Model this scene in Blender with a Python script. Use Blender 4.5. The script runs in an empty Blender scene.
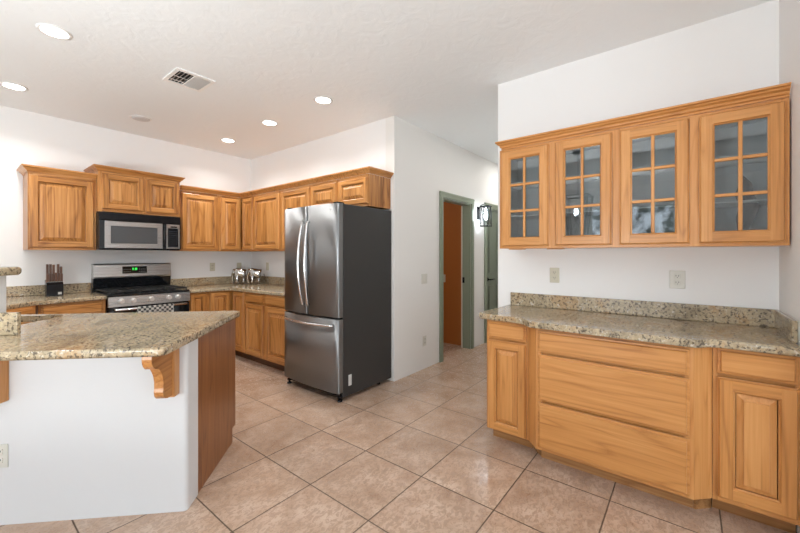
import bpy, bmesh, math, random
from mathutils import Vector, Matrix
C = bpy.context.scene
COL = C.collection
R = math.radians
PI = math.pi
S2 = math.sqrt(0.5)
random.seed(4)

# ------------------------------------------------------------------ camera
cd = bpy.data.cameras.new('camera')
cam = bpy.data.objects.new('camera', cd)
COL.objects.link(cam)
cam.location = (0, 0, 1.33)
cam.rotation_euler = (R(90), 0, R(38.46 - 90))
cd.sensor_fit = 'HORIZONTAL'
cd.sensor_width = 36
cd.lens = 36 * 363.3 / 800
cd.shift_y = -11.6 / 800
cd.clip_start = 0.05
C.camera = cam
# ------------------------------------------------------------------ view
C.view_settings.view_transform = 'Standard'
C.view_settings.look = 'None'
C.view_settings.gamma = 1
C.view_settings.exposure = 0.28
C.cycles.diffuse_bounces = 8
C.cycles.max_bounces = 14
# ------------------------------------------------------------------ world: bright sky over a tree line
w = bpy.data.worlds.new('world')
C.world = w
w.use_nodes = True
nt = w.node_tree
nt.nodes.clear()
tc = nt.nodes.new('ShaderNodeTexCoord')
sep = nt.nodes.new('ShaderNodeSeparateXYZ')
nt.links.new(tc.outputs['Generated'], sep.inputs[0])
nz = nt.nodes.new('ShaderNodeTexNoise')
nz.inputs['Scale'].default_value = 48
nz.inputs['Detail'].default_value = 5
nt.links.new(tc.outputs['Generated'], nz.inputs['Vector'])
tr = nt.nodes.new('ShaderNodeValToRGB')
e = tr.color_ramp.elements
e[0].position = 0.42; e[0].color = (0.05, 0.07, 0.06, 1)
e[1].position = 0.6; e[1].color = (1.0, 1.1, 1.25, 1)
nt.links.new(nz.outputs['Fac'], tr.inputs[0])
mr = nt.nodes.new('ShaderNodeMapRange')
mr.inputs[1].default_value = 0.16; mr.inputs[2].default_value = 0.26
nt.links.new(sep.outputs[2], mr.inputs[0])
mx = nt.nodes.new('ShaderNodeMix'); mx.data_type = 'RGBA'
nt.links.new(mr.outputs[0], mx.inputs[0])
nt.links.new(tr.outputs[0], mx.inputs[6])
mx.inputs[7].default_value = (0.85, 0.95, 1.1, 1)
bg = nt.nodes.new('ShaderNodeBackground')
bg.inputs[1].default_value = 3.0
wo = nt.nodes.new('ShaderNodeOutputWorld')
nt.links.new(mx.outputs[2], bg.inputs[0])
nt.links.new(bg.outputs[0], wo.inputs[0])


def area(name, loc, rot, sx, sy, power, color=(1, 1, 1), spread=180):
    l = bpy.data.lights.new(name, 'AREA')
    l.shape = 'RECTANGLE'; l.size = sx; l.size_y = sy
    l.energy = power; l.color = color; l.spread = R(spread)
    o = bpy.data.objects.new(name, l)
    o.location = loc; o.rotation_euler = rot
    COL.objects.link(o)
    return o


# daylight entering by the big windows behind and to the left of the camera
area('daylight_window_front', (-0.6, -3.14, 1.35), (R(90), 0, 0), 3.6, 2.1, 44, (0.90, 0.96, 1.0))
# added fill lights: ceiling bounce from behind the camera, hall, side room
area('added_bounce_fill', (-1.5, 1.0, 1.0), (R(163), 0, R(-52)), 1.2, 1.2, 122, (0.93, 0.975, 1.0))  # added, aimed upward to brighten ceiling and walls
area('hall_fill', (5.6, 1.85, 2.77), (0, 0, 0), 0.3, 0.3, 10, (1.0, 0.96, 0.92))  # unseen light added to lift the far hall
area('hall_fill_near', (3.95, 1.5, 2.77), (0, 0, 0), 0.15, 0.15, 3.5, (1.0, 0.96, 0.92))  # second added hall light, hidden behind the buffet wall
area('side_room_fill', (3.9, 3.5, 2.77), (0, 0, 0), 0.3, 0.3, 4.5, (1.0, 0.9, 0.78))  # added light that brightens the orange wall inside the doorway

# ------------------------------------------------------------------ materials
def newmat(name):
    m = bpy.data.materials.new(name)
    m.use_nodes = True
    t = m.node_tree
    return m, t, t.nodes['Principled BSDF']


def plain(name, col, rough=0.5, metal=0.0, spec=0.5, emit=None, es=1.0, coat=0):
    m, t, b = newmat(name)
    b.inputs['Base Color'].default_value = (*col, 1)
    b.inputs['Roughness'].default_value = rough
    b.inputs['Metallic'].default_value = metal
    b.inputs['Specular IOR Level'].default_value = spec
    b.inputs['Coat Weight'].default_value = coat
    if emit:
        b.inputs['Emission Color'].default_value = (*emit, 1)
        b.inputs['Emission Strength'].default_value = es
    return m


def N(t, kind, **kw):
    n = t.nodes.new(kind)
    for k, v in kw.items():
        setattr(n, k, v)
    return n


def math_(t, op, a, b=None, c=None):
    n = t.nodes.new('ShaderNodeMath'); n.operation = op
    for i, v in enumerate((a, b, c)):
        if v is None: continue
        if isinstance(v, (int, float)): n.inputs[i].default_value = v
        else: t.links.new(v, n.inputs[i])
    return n.outputs[0]


def mixc(t, fac, a, b, blend='MIX'):
    n = t.nodes.new('ShaderNodeMix'); n.data_type = 'RGBA'; n.blend_type = blend
    for i, v in ((0, fac), (6, a), (7, b)):
        if isinstance(v, (int, float)): n.inputs[i].default_value = v
        elif isinstance(v, tuple): n.inputs[i].default_value = (*v, 1)
        else: t.links.new(v, n.inputs[i])
    return n.outputs[2]


def ramp(t, fac, stops):
    n = t.nodes.new('ShaderNodeValToRGB')
    els = n.color_ramp.elements
    while len(els) < len(stops): els.new(0.5)
    for el, (p, c) in zip(els, stops):
        el.position = p
        el.color = (*c, 1) if isinstance(c, tuple) else (c, c, c, 1)
    t.links.new(fac, n.inputs[0])
    return n.outputs[0]


def noise(t, vec, scale, detail=3, rough=0.5, dist=0):
    n = t.nodes.new('ShaderNodeTexNoise')
    n.inputs['Scale'].default_value = scale
    n.inputs['Detail'].default_value = detail
    n.inputs['Roughness'].default_value = rough
    n.inputs['Distortion'].default_value = dist
    t.links.new(vec, n.inputs['Vector'])
    return n.outputs['Fac']


def mapping(t, vec, scale):
    n = t.nodes.new('ShaderNodeMapping')
    n.inputs['Scale'].default_value = scale
    t.links.new(vec, n.inputs['Vector'])
    return n.outputs[0]


def wood(name, light, mid, dark, axis='Z', board=0.085, contrast=1.0, rough=0.3, var=0.11):
    """grain along the axis; glued boards side by side across it"""
    m, t, b = newmat(name)
    tc = N(t, 'ShaderNodeTexCoord'); oi = N(t, 'ShaderNodeObjectInfo')
    off = N(t, 'ShaderNodeVectorMath', operation='ADD')
    cmb = N(t, 'ShaderNodeCombineXYZ')
    for i, k in enumerate((17.3, 29.1, 41.7)):
        t.links.new(math_(t, 'MULTIPLY', oi.outputs['Random'], k), cmb.inputs[i])
    t.links.new(tc.outputs['Object'], off.inputs[0]); t.links.new(cmb.outputs[0], off.inputs[1])
    v = off.outputs[0]
    sp = N(t, 'ShaderNodeSeparateXYZ'); t.links.new(v, sp.inputs[0])
    across = sp.outputs[0] if axis == 'Z' else sp.outputs[2]
    cell = math_(t, 'FLOOR', math_(t, 'DIVIDE', across, board))
    wn = N(t, 'ShaderNodeTexWhiteNoise', noise_dimensions='1D'); t.links.new(cell, wn.inputs['W'])
    # shift every board along the grain
    o2 = N(t, 'ShaderNodeVectorMath', operation='ADD')
    c2 = N(t, 'ShaderNodeCombineXYZ')
    t.links.new(math_(t, 'MULTIPLY', wn.outputs['Value'], 9.0), c2.inputs[2 if axis == 'Z' else 0])
    t.links.new(math_(t, 'MULTIPLY', wn.outputs['Value'], 5.0), c2.inputs[1])
    t.links.new(v, o2.inputs[0]); t.links.new(c2.outputs[0], o2.inputs[1])
    vv = o2.outputs[0]
    sA = (5.5, 5.5, 0.5) if axis == 'Z' else (0.5, 5.5, 5.5)
    sB = (78, 78, 2.2) if axis == 'Z' else (2.2, 78, 78)
    sC = (16, 16, 1.2) if axis == 'Z' else (1.2, 16, 16)
    nA = noise(t, mapping(t, vv, sA), 1.0, 2, 0.45, 0.3)
    rings = math_(t, 'FRACT', math_(t, 'MULTIPLY', nA, 9.0))
    rr = ramp(t, rings, [(0.0, 0.0), (0.18, 0.72), (0.8, 1.0), (1.0, 0.2)])
    fine = noise(t, mapping(t, vv, sB), 1.0, 2, 0.6)
    streak = noise(t, mapping(t, vv, sC), 1.0, 4, 0.6)
    f = math_(t, 'ADD', math_(t, 'MULTIPLY', rr, 0.30 * contrast),
              math_(t, 'ADD', math_(t, 'MULTIPLY', fine, 0.80 * contrast), math_(t, 'MULTIPLY', streak, 0.58 * contrast)))
    f = math_(t, 'SUBTRACT', f, 0.90 * contrast - 0.5)
    f = math_(t, 'ADD', f, math_(t, 'MULTIPLY', math_(t, 'SUBTRACT', wn.outputs['Value'], 0.5), var * 2.2))
    col = ramp(t, f, [(0.1, dark), (0.48, mid), (0.85, light)])
    t.links.new(col, b.inputs['Base Color'])
    b.inputs['Roughness'].default_value = rough
    b.inputs['Specular IOR Level'].default_value = 0.45
    bp = N(t, 'ShaderNodeBump'); bp.inputs['Strength'].default_value = 0.06; bp.inputs['Distance'].default_value = 0.002
    t.links.new(fine, bp.inputs['Height']); t.links.new(bp.outputs[0], b.inputs['Normal'])
    return m


HL, HM, HD = (0.64, 0.325, 0.115), (0.47, 0.205, 0.055), (0.19, 0.066, 0.015)
hick_v = wood('hickory_vertical', HL, HM, HD, 'Z')
hick_h = wood('hickory_horizontal', HL, HM, HD, 'X', board=0.2)
OL, OM, OD = (0.70, 0.36, 0.135), (0.56, 0.252, 0.074), (0.27, 0.092, 0.020)
oak_v = wood('oak_vertical', OL, OM, OD, 'Z', contrast=0.68, board=0.11, var=0.08)
oak_h = wood('oak_horizontal', OL, OM, OD, 'X', board=0.6, contrast=0.6, var=0.04)
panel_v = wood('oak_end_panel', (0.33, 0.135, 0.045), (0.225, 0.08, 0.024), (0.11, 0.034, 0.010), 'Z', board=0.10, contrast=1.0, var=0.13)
toe_w = wood('toe_wood', (0.16, 0.07, 0.03), (0.10, 0.04, 0.016), (0.05, 0.02, 0.01), 'X', board=0.5)
toe_o = wood('toe_oak', (0.50, 0.27, 0.11), (0.36, 0.17, 0.06), (0.17, 0.07, 0.022), 'X', board=0.5, var=0.05)


def granite(name):
    m, t, b = newmat(name)
    tc = N(t, 'ShaderNodeTexCoord'); v = tc.outputs['Object']
    big = noise(t, mapping(t, v, (2.2, 5.5, 4)), 1.0, 5, 0.6, 0.8)
    base = ramp(t, big, [(0.30, (0.26, 0.215, 0.15)), (0.43, (0.37, 0.31, 0.215)), (0.53, (0.45, 0.375, 0.265)), (0.62, (0.39, 0.27, 0.15)), (0.74, (0.46, 0.41, 0.32))])
    vo = N(t, 'ShaderNodeTexVoronoi'); vo.inputs['Scale'].default_value = 95
    t.links.new(v, vo.inputs['Vector'])
    sp = N(t, 'ShaderNodeSeparateColor'); t.links.new(vo.outputs['Color'], sp.inputs[0])
    c1 = ramp(t, sp.outputs[0], [(0.0, (0.52, 0.44, 0.33)), (0.3, (0.78, 0.72, 0.6)), (0.62, (0.95, 0.85, 0.66)), (0.8, (0.6, 0.45, 0.28)), (1.0, (0.40, 0.34, 0.28))])
    c1 = mixc(t, 0.42, base, mixc(t, 1.0, base, c1, 'MULTIPLY'))
    c1 = mixc(t, 0.18, c1, c1, 'ADD')
    n2 = noise(t, v, 58, 4, 0.7)
    dk = ramp(t, n2, [(0.42, 1.0), (0.47, 0.0)])
    c2 = mixc(t, math_(t, 'MULTIPLY', dk, 0.8), c1, (0.06, 0.048, 0.038))
    n3 = noise(t, v, 38, 3, 0.6, 1.0)
    lt = ramp(t, n3, [(0.60, 0.0), (0.68, 1.0)])
    c3 = mixc(t, math_(t, 'MULTIPLY', lt, 0.65), c2, (0.66, 0.61, 0.51))
    t.links.new(c3, b.inputs['Base Color'])
    b.inputs['Roughness'].default_value = 0.13
    b.inputs['Specular IOR Level'].default_value = 0.55
    return m


gran = granite('granite')


def tilefloor():
    m, t, b = newmat('floor_tile')
    g = N(t, 'ShaderNodeNewGeometry'); sp = N(t, 'ShaderNodeSeparateXYZ')
    t.links.new(g.outputs['Position'], sp.inputs[0])
    k = 0.4606
    ux = math_(t, 'DIVIDE', math_(t, 'SUBTRACT', sp.outputs[0], 1.786 - 20 * k), k)
    uy = math_(t, 'DIVIDE', math_(t, 'SUBTRACT', sp.outputs[1], 0.795 - 20 * k), k)
    fx, fy = math_(t, 'FRACT', ux), math_(t, 'FRACT', uy)
    dx = math_(t, 'MINIMUM', fx, math_(t, 'SUBTRACT', 1.0, fx))
    dy = math_(t, 'MINIMUM', fy, math_(t, 'SUBTRACT', 1.0, fy))
    d = math_(t, 'MINIMUM', dx, dy)
    mort = ramp(t, d, [(0.0065, 1.0), (0.0095, 0.0)])
    cmb = N(t, 'ShaderNodeCombineXYZ')
    t.links.new(math_(t, 'FLOOR', ux), cmb.inputs[0]); t.links.new(math_(t, 'FLOOR', uy), cmb.inputs[1])
    wn = N(t, 'ShaderNodeTexWhiteNoise', noise_dimensions='3D'); t.links.new(cmb.outputs[0], wn.inputs['Vector'])
    off = N(t, 'ShaderNodeVectorMath', operation='ADD')
    sc = N(t, 'ShaderNodeVectorMath', operation='SCALE'); sc.inputs['Scale'].default_value = 7.0
    t.links.new(wn.outputs['Color'], sc.inputs[0])
    t.links.new(g.outputs['Position'], off.inputs[0]); t.links.new(sc.outputs[0], off.inputs[1])
    v = off.outputs[0]
    n1 = noise(t, v, 5, 4, 0.6, 0.4)
    col = ramp(t, n1, [(0.3, (0.44, 0.295, 0.21)), (0.5, (0.55, 0.395, 0.295)), (0.7, (0.62, 0.47, 0.37))])
    n2 = noise(t, mapping(t, v, (1, 1.6, 1)), 34, 2, 0.55, 0.8)
    dab = ramp(t, n2, [(0.51, 0.0), (0.57, 1.0)])
    col = mixc(t, math_(t, 'MULTIPLY', dab, 0.62), col, (0.29, 0.175, 0.11))
    n4 = noise(t, mapping(t, v, (1.5, 1, 1)), 60, 2, 0.5, 0.5)
    col = mixc(t, math_(t, 'MULTIPLY', ramp(t, n4, [(0.6, 0.0), (0.7, 1.0)]), 0.3), col, (0.27, 0.16, 0.10))
    sp2 = N(t, 'ShaderNodeSeparateColor'); t.links.new(wn.outputs['Color'], sp2.inputs[0])
    tint = ramp(t, sp2.outputs[1], [(0.0, 0.90), (1.0, 1.0)])
    col = mixc(t, 1.0, col, tint, 'MULTIPLY')
    col = mixc(t, mort, col, (0.125, 0.08, 0.05))
    t.links.new(col, b.inputs['Base Color'])
    rg = math_(t, 'ADD', math_(t, 'MULTIPLY', mort, 0.5), math_(t, 'ADD', 0.17, math_(t, 'MULTIPLY', dab, 0.12)))
    t.links.new(rg, b.inputs['Roughness'])
    b.inputs['Specular IOR Level'].default_value = 0.5
    bp = N(t, 'ShaderNodeBump'); bp.inputs['Strength'].default_value = 0.35; bp.inputs['Distance'].default_value = 0.003
    h = math_(t, 'SUBTRACT', math_(t, 'SUBTRACT', 1.0, mort), math_(t, 'MULTIPLY', dab, 0.25))
    t.links.new(h, bp.inputs['Height']); t.links.new(bp.outputs[0], b.inputs['Normal'])
    return m


def plaster(name, col, bump=0.15, scale=14, rough=0.6):
    m, t, b = newmat(name)
    g = N(t, 'ShaderNodeNewGeometry')
    n = noise(t, g.outputs['Position'], scale, 4, 0.55, 1.2)
    b.inputs['Base Color'].default_value = (*col, 1)
    b.inputs['Roughness'].default_value = rough
    b.inputs['Specular IOR Level'].default_value = 0.35
    bp = N(t, 'ShaderNodeBump'); bp.inputs['Strength'].default_value = bump; bp.inputs['Distance'].default_value = 0.01
    t.links.new(n, bp.inputs['Height']); t.links.new(bp.outputs[0], b.inputs['Normal'])
    return m


def steel(name, col=(0.56, 0.55, 0.54), axis=0, rough=0.27, aniso=0.0):
    m, t, b = newmat(name)
    tc = N(t, 'ShaderNodeTexCoord')
    s = [500, 500, 500]; s[axis] = 1.5
    n = noise(t, mapping(t, tc.outputs['Object'], tuple(s)), 1.0, 2, 0.5)
    r = N(t, 'ShaderNodeMapRange'); r.inputs[3].default_value = rough - 0.05; r.inputs[4].default_value = rough + 0.08
    t.links.new(n, r.inputs[0]); t.links.new(r.outputs[0], b.inputs['Roughness'])
    b.inputs['Base Color'].default_value = (*col, 1)
    b.inputs['Metallic'].default_value = 1
    if aniso:
        b.inputs['Anisotropic'].default_value = aniso
        b.inputs['Anisotropic Rotation'].default_value = 0.25
        tg = N(t, 'ShaderNodeTangent', direction_type='RADIAL', axis='Z')
        t.links.new(tg.outputs[0], b.inputs['Tangent'])
    return m


M_wall = plaster('wall_paint', (0.82, 0.82, 0.815), 0.05, 9)
M_warm = plaster('hall_paint', (0.76, 0.75, 0.725), 0.05, 9)
M_ceil = plaster('ceiling_paint', (0.82, 0.85, 0.86), 0.35, 9, 0.45)
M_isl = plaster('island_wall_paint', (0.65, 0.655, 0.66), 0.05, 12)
M_orange = plaster('orange_paint', (0.42, 0.14, 0.028), 0.05, 12)
M_tile = tilefloor()
M_green = plain('sage_trim_paint', (0.22, 0.25, 0.18), 0.4)
M_green2 = plain('sage_door_paint', (0.13, 0.155, 0.105), 0.4)
M_cream = plain('cream_paint', (0.62, 0.55, 0.45), 0.5)
M_plate = plain('ivory_plastic', (0.56, 0.53, 0.42), 0.35)
M_plate_w = plain('white_plastic', (0.63, 0.62, 0.56), 0.35)
M_black = plain('black_plastic', (0.008, 0.008, 0.010), 0.2, spec=0.3)
M_bgloss = plain('black_gloss', (0.008, 0.009, 0.011), 0.08)
M_iron = plain('cast_iron', (0.015, 0.015, 0.015), 0.5)
M_win = plain('oven_glass', (0.05, 0.055, 0.058), 0.08)
M_mwin = plain('microwave_window', (0.075, 0.08, 0.085), 0.15)
M_steel = steel('brushed_steel', axis=0)
M_steel_v = steel('fridge_steel', (0.27, 0.275, 0.28), axis=0, rough=0.36, aniso=0.85)
M_steel_d = steel('dark_steel', (0.20, 0.20, 0.205), axis=0, rough=0.22)
M_hand = plain('handle_steel', (0.72, 0.72, 0.72), 0.2, 1)
M_knob = plain('knob_metal', (0.78, 0.77, 0.75), 0.3, 0.6)
M_fside = plain('fridge_side', (0.032, 0.031, 0.03), 0.42)
M_chrome = plain('chrome', (0.50, 0.48, 0.46), 0.07, 1)
M_gap = plain('dark_gap', (0.01, 0.01, 0.01), 0.8)
M_lens = plain('lamp_lens', (1, 1, 1), 0.5, emit=(1.0, 0.97, 0.92), es=9)
M_lensoff = plain('lamp_lens_off', (0.6, 0.58, 0.56), 0.4)
M_trimw = plain('white_trim', (0.82, 0.81, 0.79), 0.4)
M_bulb = plain('bulb', (1, 1, 1), 0.5, emit=(0.80, 0.92, 1.0), es=40)
M_green_led = plain('green_led', (0, 0.2, 0.02), 0.5, emit=(0.05, 1.0, 0.12), es=1.6)
M_inner = plain('cabinet_interior', (0.42, 0.43, 0.42), 0.6)
M_kn = wood('knife_handle_wood', (0.16, 0.07, 0.035), (0.085, 0.035, 0.017), (0.03, 0.013, 0.008), 'Z', board=0.3)
M_drift = plain('dark_carving', (0.02, 0.012, 0.008), 0.55)
M_driftb = plain('carving_base', (0.022, 0.014, 0.010), 0.4)
M_label = plain('paper_label', (0.55, 0.55, 0.53), 0.6)
M_sinkst = plain('sink_steel', (0.6, 0.6, 0.6), 0.25, 1)


def glassmat(name, tint=(1, 1, 1), refl=0.14):
    m = bpy.data.materials.new(name); m.use_nodes = True
    t = m.node_tree; t.nodes.clear()
    o = N(t, 'ShaderNodeOutputMaterial'); mixs = N(t, 'ShaderNodeMixShader')
    tr = N(t, 'ShaderNodeBsdfTransparent'); tr.inputs[0].default_value = (*tint, 1)
    gl = N(t, 'ShaderNodeBsdfGlossy'); gl.inputs['Roughness'].default_value = 0.01
    lw = N(t, 'ShaderNodeLayerWeight'); lw.inputs[0].default_value = 0.25
    f = math_(t, 'ADD', math_(t, 'MULTIPLY', lw.outputs['Fresnel'], 0.6), refl - 0.04)
    t.links.new(f, mixs.inputs[0]); t.links.new(tr.outputs[0], mixs.inputs[1]); t.links.new(gl.outputs[0], mixs.inputs[2])
    t.links.new(mixs.outputs[0], o.inputs[0])
    return m


M_glass = glassmat('cabinet_glass', (0.85, 0.88, 0.89), 0.10)
M_winglass = glassmat('window_glass', (0.98, 1, 1), 0.05)
M_lglass = glassmat('lantern_glass', (0.95, 0.98, 1), 0.08)


def check_towel():
    m, t, b = newmat('towel_check')
    tc = N(t, 'ShaderNodeTexCoord')
    ck = N(t, 'ShaderNodeTexChecker'); ck.inputs['Scale'].default_value = 42
    ck.inputs['Color1'].default_value = (0.62, 0.6, 0.56, 1); ck.inputs['Color2'].default_value = (0.07, 0.07, 0.07, 1)
    t.links.new(tc.outputs['Object'], ck.inputs['Vector'])
    t.links.new(ck.outputs[0], b.inputs['Base Color'])
    b.inputs['Roughness'].default_value = 0.9
    return m


M_towel = check_towel()

# ------------------------------------------------------------------ mesh helpers
def B_():
    return bmesh.new()


def quad(bm, pts, mat=0):
    vs = [bm.verts.new(p) for p in pts]
    f = bm.faces.new(vs); f.material_index = mat
    return f


def box(bm, x0, y0, z0, x1, y1, z1, mat=0, bev=0.0, seg=2):
    r = bmesh.ops.create_cube(bm, size=1)
    vs = r['verts']
    for v in vs:
        v.co = Vector(((x0 + x1) / 2 + v.co.x * (x1 - x0), (y0 + y1) / 2 + v.co.y * (y1 - y0), (z0 + z1) / 2 + v.co.z * (z1 - z0)))
    fs = set(f for v in vs for f in v.link_faces)
    for f in fs: f.material_index = mat
    if bev > 0:
        es = list(set(ed for v in vs for ed in v.link_edges))
        rr = bmesh.ops.bevel(bm, geom=es, offset=bev, segments=seg, profile=0.5, affect='EDGES')
        for f in rr['faces']: f.material_index = mat
    return bm


def cyl(bm, p0, p1, r0, r1=None, n=16, mat=0, cap=True):
    p0, p1 = Vector(p0), Vector(p1)
    r1 = r0 if r1 is None else r1
    d = (p1 - p0).normalized()
    a = d.orthogonal().normalized(); b = d.cross(a)
    A = [bm.verts.new(p0 + (a * math.cos(2 * PI * i / n) + b * math.sin(2 * PI * i / n)) * r0) for i in range(n)]
    Bv = [bm.verts.new(p1 + (a * math.cos(2 * PI * i / n) + b * math.sin(2 * PI * i / n)) * r1) for i in range(n)]
    for i in range(n):
        j = (i + 1) % n
        f = bm.faces.new((A[i], A[j], Bv[j], Bv[i])); f.smooth = True; f.material_index = mat
    if cap:
        f = bm.faces.new(A[::-1]); f.material_index = mat
        f = bm.faces.new(Bv); f.material_index = mat
    return bm


def tube(bm, pts, r, n=10, mat=0, flat=1.0):
    pts = [Vector(p) for p in pts]
    rings = []
    up = None
    for i, p in enumerate(pts):
        d = (pts[min(i + 1, len(pts) - 1)] - pts[max(i - 1, 0)]).normalized()
        a = d.orthogonal().normalized() if up is None else (up - d * up.dot(d)).normalized()
        up = a
        b = d.cross(a)
        rings.append([bm.verts.new(p + a * math.cos(2 * PI * k / n) * r + b * math.sin(2 * PI * k / n) * r * flat) for k in range(n)])
    for A, Bv in zip(rings, rings[1:]):
        for k in range(n):
            j = (k + 1) % n
            f = bm.faces.new((A[k], A[j], Bv[j], Bv[k])); f.smooth = True; f.material_index = mat
    f = bm.faces.new(rings[0][::-1]); f.material_index = mat
    f = bm.faces.new(rings[-1]); f.material_index = mat
    return bm


def lathe(bm, prof, cx, cy, n=24, mat=0):
    rings = []
    for r, z in prof:
        rings.append([bm.verts.new((cx + r * math.cos(2 * PI * k / n), cy + r * math.sin(2 * PI * k / n), z)) for k in range(n)])
    for A, Bv in zip(rings, rings[1:]):
        for k in range(n):
            j = (k + 1) % n
            f = bm.faces.new((A[k], A[j], Bv[j], Bv[k])); f.smooth = True; f.material_index = mat
    if prof[0][0] > 1e-4: bm.faces.new(rings[0][::-1]).material_index = mat
    if prof[-1][0] > 1e-4: bm.faces.new(rings[-1]).material_index = mat
    return bm


def prism(bm, poly, z0, z1, mat=0, bev=0.0, seg=3):
    """vertical prism over a plan polygon, optional rounded top and bottom edges"""
    A = [bm.verts.new((p[0], p[1], z0)) for p in poly]
    Bv = [bm.verts.new((p[0], p[1], z1)) for p in poly]
    n = len(poly); ed = []
    fb = bm.faces.new(A[::-1]); ft = bm.faces.new(Bv)
    fb.material_index = ft.material_index = mat
    for i in range(n):
        j = (i + 1) % n
        f = bm.faces.new((A[i], A[j], Bv[j], Bv[i])); f.material_index = mat
    if bev:
        ed = list(fb.edges) + list(ft.edges)
        r = bmesh.ops.bevel(bm, geom=ed, offset=bev, segments=seg, profile=0.5, affect='EDGES')
        for f in r['faces']: f.smooth = True; f.material_index = mat
    bmesh.ops.recalc_face_normals(bm, faces=bm.faces[:])
    return bm


def extrude_profile(bm, prof, axis_from, axis_to, plane='YZ', mat=0):
    """prof: list of 2D points, extruded along X (plane YZ) or along Y (plane XZ)"""
    def P(a, p):
        return (a, p[0], p[1]) if plane == 'YZ' else (p[0], a, p[1])
    A = [bm.verts.new(P(axis_from, p)) for p in prof]
    Bv = [bm.verts.new(P(axis_to, p)) for p in prof]
    n = len(prof)
    bm.faces.new(A[::-1]).material_index = mat; bm.faces.new(Bv).material_index = mat
    for i in range(n):
        j = (i + 1) % n
        bm.faces.new((A[i], A[j], Bv[j], Bv[i])).material_index = mat
    bmesh.ops.recalc_face_normals(bm, faces=bm.faces[:])
    return bm


def sweep(bm, prof, path, mat=0):
    """prof: (out, z) closed outline; path: plan polyline, 'out' to its right side, mitred corners"""
    path = [Vector((p[0], p[1])) for p in path]
    rings = []
    for i, p in enumerate(path):
        ds = []
        if i > 0: ds.append((path[i] - path[i - 1]).normalized())
        if i < len(path) - 1: ds.append((path[i + 1] - path[i]).normalized())
        ns = [Vector((d.y, -d.x)) for d in ds]
        nn = sum(ns, Vector((0, 0))).normalized()
        k = 1 / max(0.3, nn.dot(ns[0]))
        rings.append([bm.verts.new((p.x + nn.x * o * k, p.y + nn.y * o * k, z)) for o, z in prof])
    n = len(prof)
    for A, Bv in zip(rings, rings[1:]):
        for k in range(n):
            j = (k + 1) % n
            bm.faces.new((A[k], A[j], Bv[j], Bv[k])).material_index = mat
    bm.faces.new(rings[0][::-1]).material_index = mat
    bm.faces.new(rings[-1]).material_index = mat
    bmesh.ops.recalc_face_normals(bm, faces=bm.faces[:])
    return bm


def obj(name, bm, mats, parent=None, loc=None, rot=None, recalc=True, label=None):
    if recalc: bmesh.ops.recalc_face_normals(bm, faces=bm.faces[:])
    me = bpy.data.meshes.new(name)
    bm.to_mesh(me); bm.free()
    for m in (mats if isinstance(mats, (list, tuple)) else [mats]): me.materials.append(m)
    o = bpy.data.objects.new(name, me)
    COL.objects.link(o)
    if loc is not None: o.location = loc
    if rot is not None: o.rotation_euler = rot
    if parent: o.parent = parent
    if label: o['label'] = label
    return o


def thing(name, label, cat, loc=(0, 0, 0), rotz=0, group=None):
    o = bpy.data.objects.new(name, None)
    o.empty_display_size = 0.05
    COL.objects.link(o)
    o.location = loc; o.rotation_euler = (0, 0, rotz)
    o['label'] = label; o['category'] = cat
    if group: o['group'] = group
    return o


def tag(o, label, cat, group=None):
    o['label'] = label; o['category'] = cat
    if group: o['group'] = group
    return o


def struct(name, bm, m, parent=None, loc=None, rot=None, label=None):
    o = obj(name, bm, m, parent, loc, rot)
    if not parent: o['kind'] = 'structure'
    if label: o['label'] = label
    return o


def AB(a, b):
    return ((a - b) * S2, (a + b) * S2)


def arc_poly(pts, radii, seg=6):
    """round the corners of a plan polygon"""
    out = []
    n = len(pts)
    for i in range(n):
        p = Vector(pts[i]); r = radii[i]
        if r <= 0: out.append(tuple(p)); continue
        a = (Vector(pts[i - 1]) - p).normalized(); b = (Vector(pts[(i + 1) % n]) - p).normalized()
        half = a.angle(b) / 2
        t = r / math.tan(half)
        c = p + (a + b).normalized() * (r / math.sin(half))
        s, e_ = p + a * t - c, p + b * t - c
        a0 = math.atan2(s.y, s.x); a1 = math.atan2(e_.y, e_.x)
        dd = (a1 - a0 + PI) % (2 * PI) - PI
        for k in range(seg + 1):
            th = a0 + dd * k / seg
            out.append((c.x + r * math.cos(th), c.y + r * math.sin(th)))
    return out


# ------------------------------------------------------------------ setting
CZ = 2.793
XW, XB, YBK, YH = 2.95, 2.97, 5.27, 2.42
bm = B_(); box(bm, -3.8, -3.4, -0.1, 7.2, 5.5, 0); struct('floor', bm, M_tile)
bm = B_(); box(bm, -3.8, -3.4, CZ, 7.2, 5.5, CZ + 0.1); struct('ceiling', bm, M_ceil)
bm = B_(); box(bm, -3.72, YBK, 0, 7.1, YBK + 0.12, CZ); struct('wall_back', bm, M_wall)
bm = B_(); box(bm, XW, YH + 0.12, 0, XW + 0.12, YBK, CZ); struct('wall_kitchen_side', bm, M_wall)
# hall wall with the doorway and the second door
D1a, D1b, D2a, D2b, DH = 3.90, 4.655, 5.16, 5.92, 2.05
bm = B_()
for x0, x1, z0, z1 in ((XW, D1a, 0, CZ), (D1b, D2a, 0, CZ), (D2b, 7.1, 0, CZ), (D1a, D1b, DH, CZ), (D2a, D2b, DH, CZ)):
    box(bm, x0, YH, z0, x1, YH + 0.12, z1)
struct('wall_hall', bm, M_warm)
bm = B_(); box(bm, 7.0, 1.283, 0, 7.1, YH, CZ); struct('wall_hall_end', bm, M_wall)
bm = B_(); box(bm, XB, -0.405, 0, XB + 0.12, 1.283, CZ); box(bm, XB + 0.12, 1.163, 0, 7.0, 1.283, CZ); struct('wall_buffet', bm, M_wall)
bm = B_(); box(bm, 2.32, -0.525, 0, XB + 0.12, -0.405, CZ); box(bm, 2.32, -3.2, 0, 2.44, -0.525, CZ); struct('wall_right', bm, M_wall)
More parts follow.
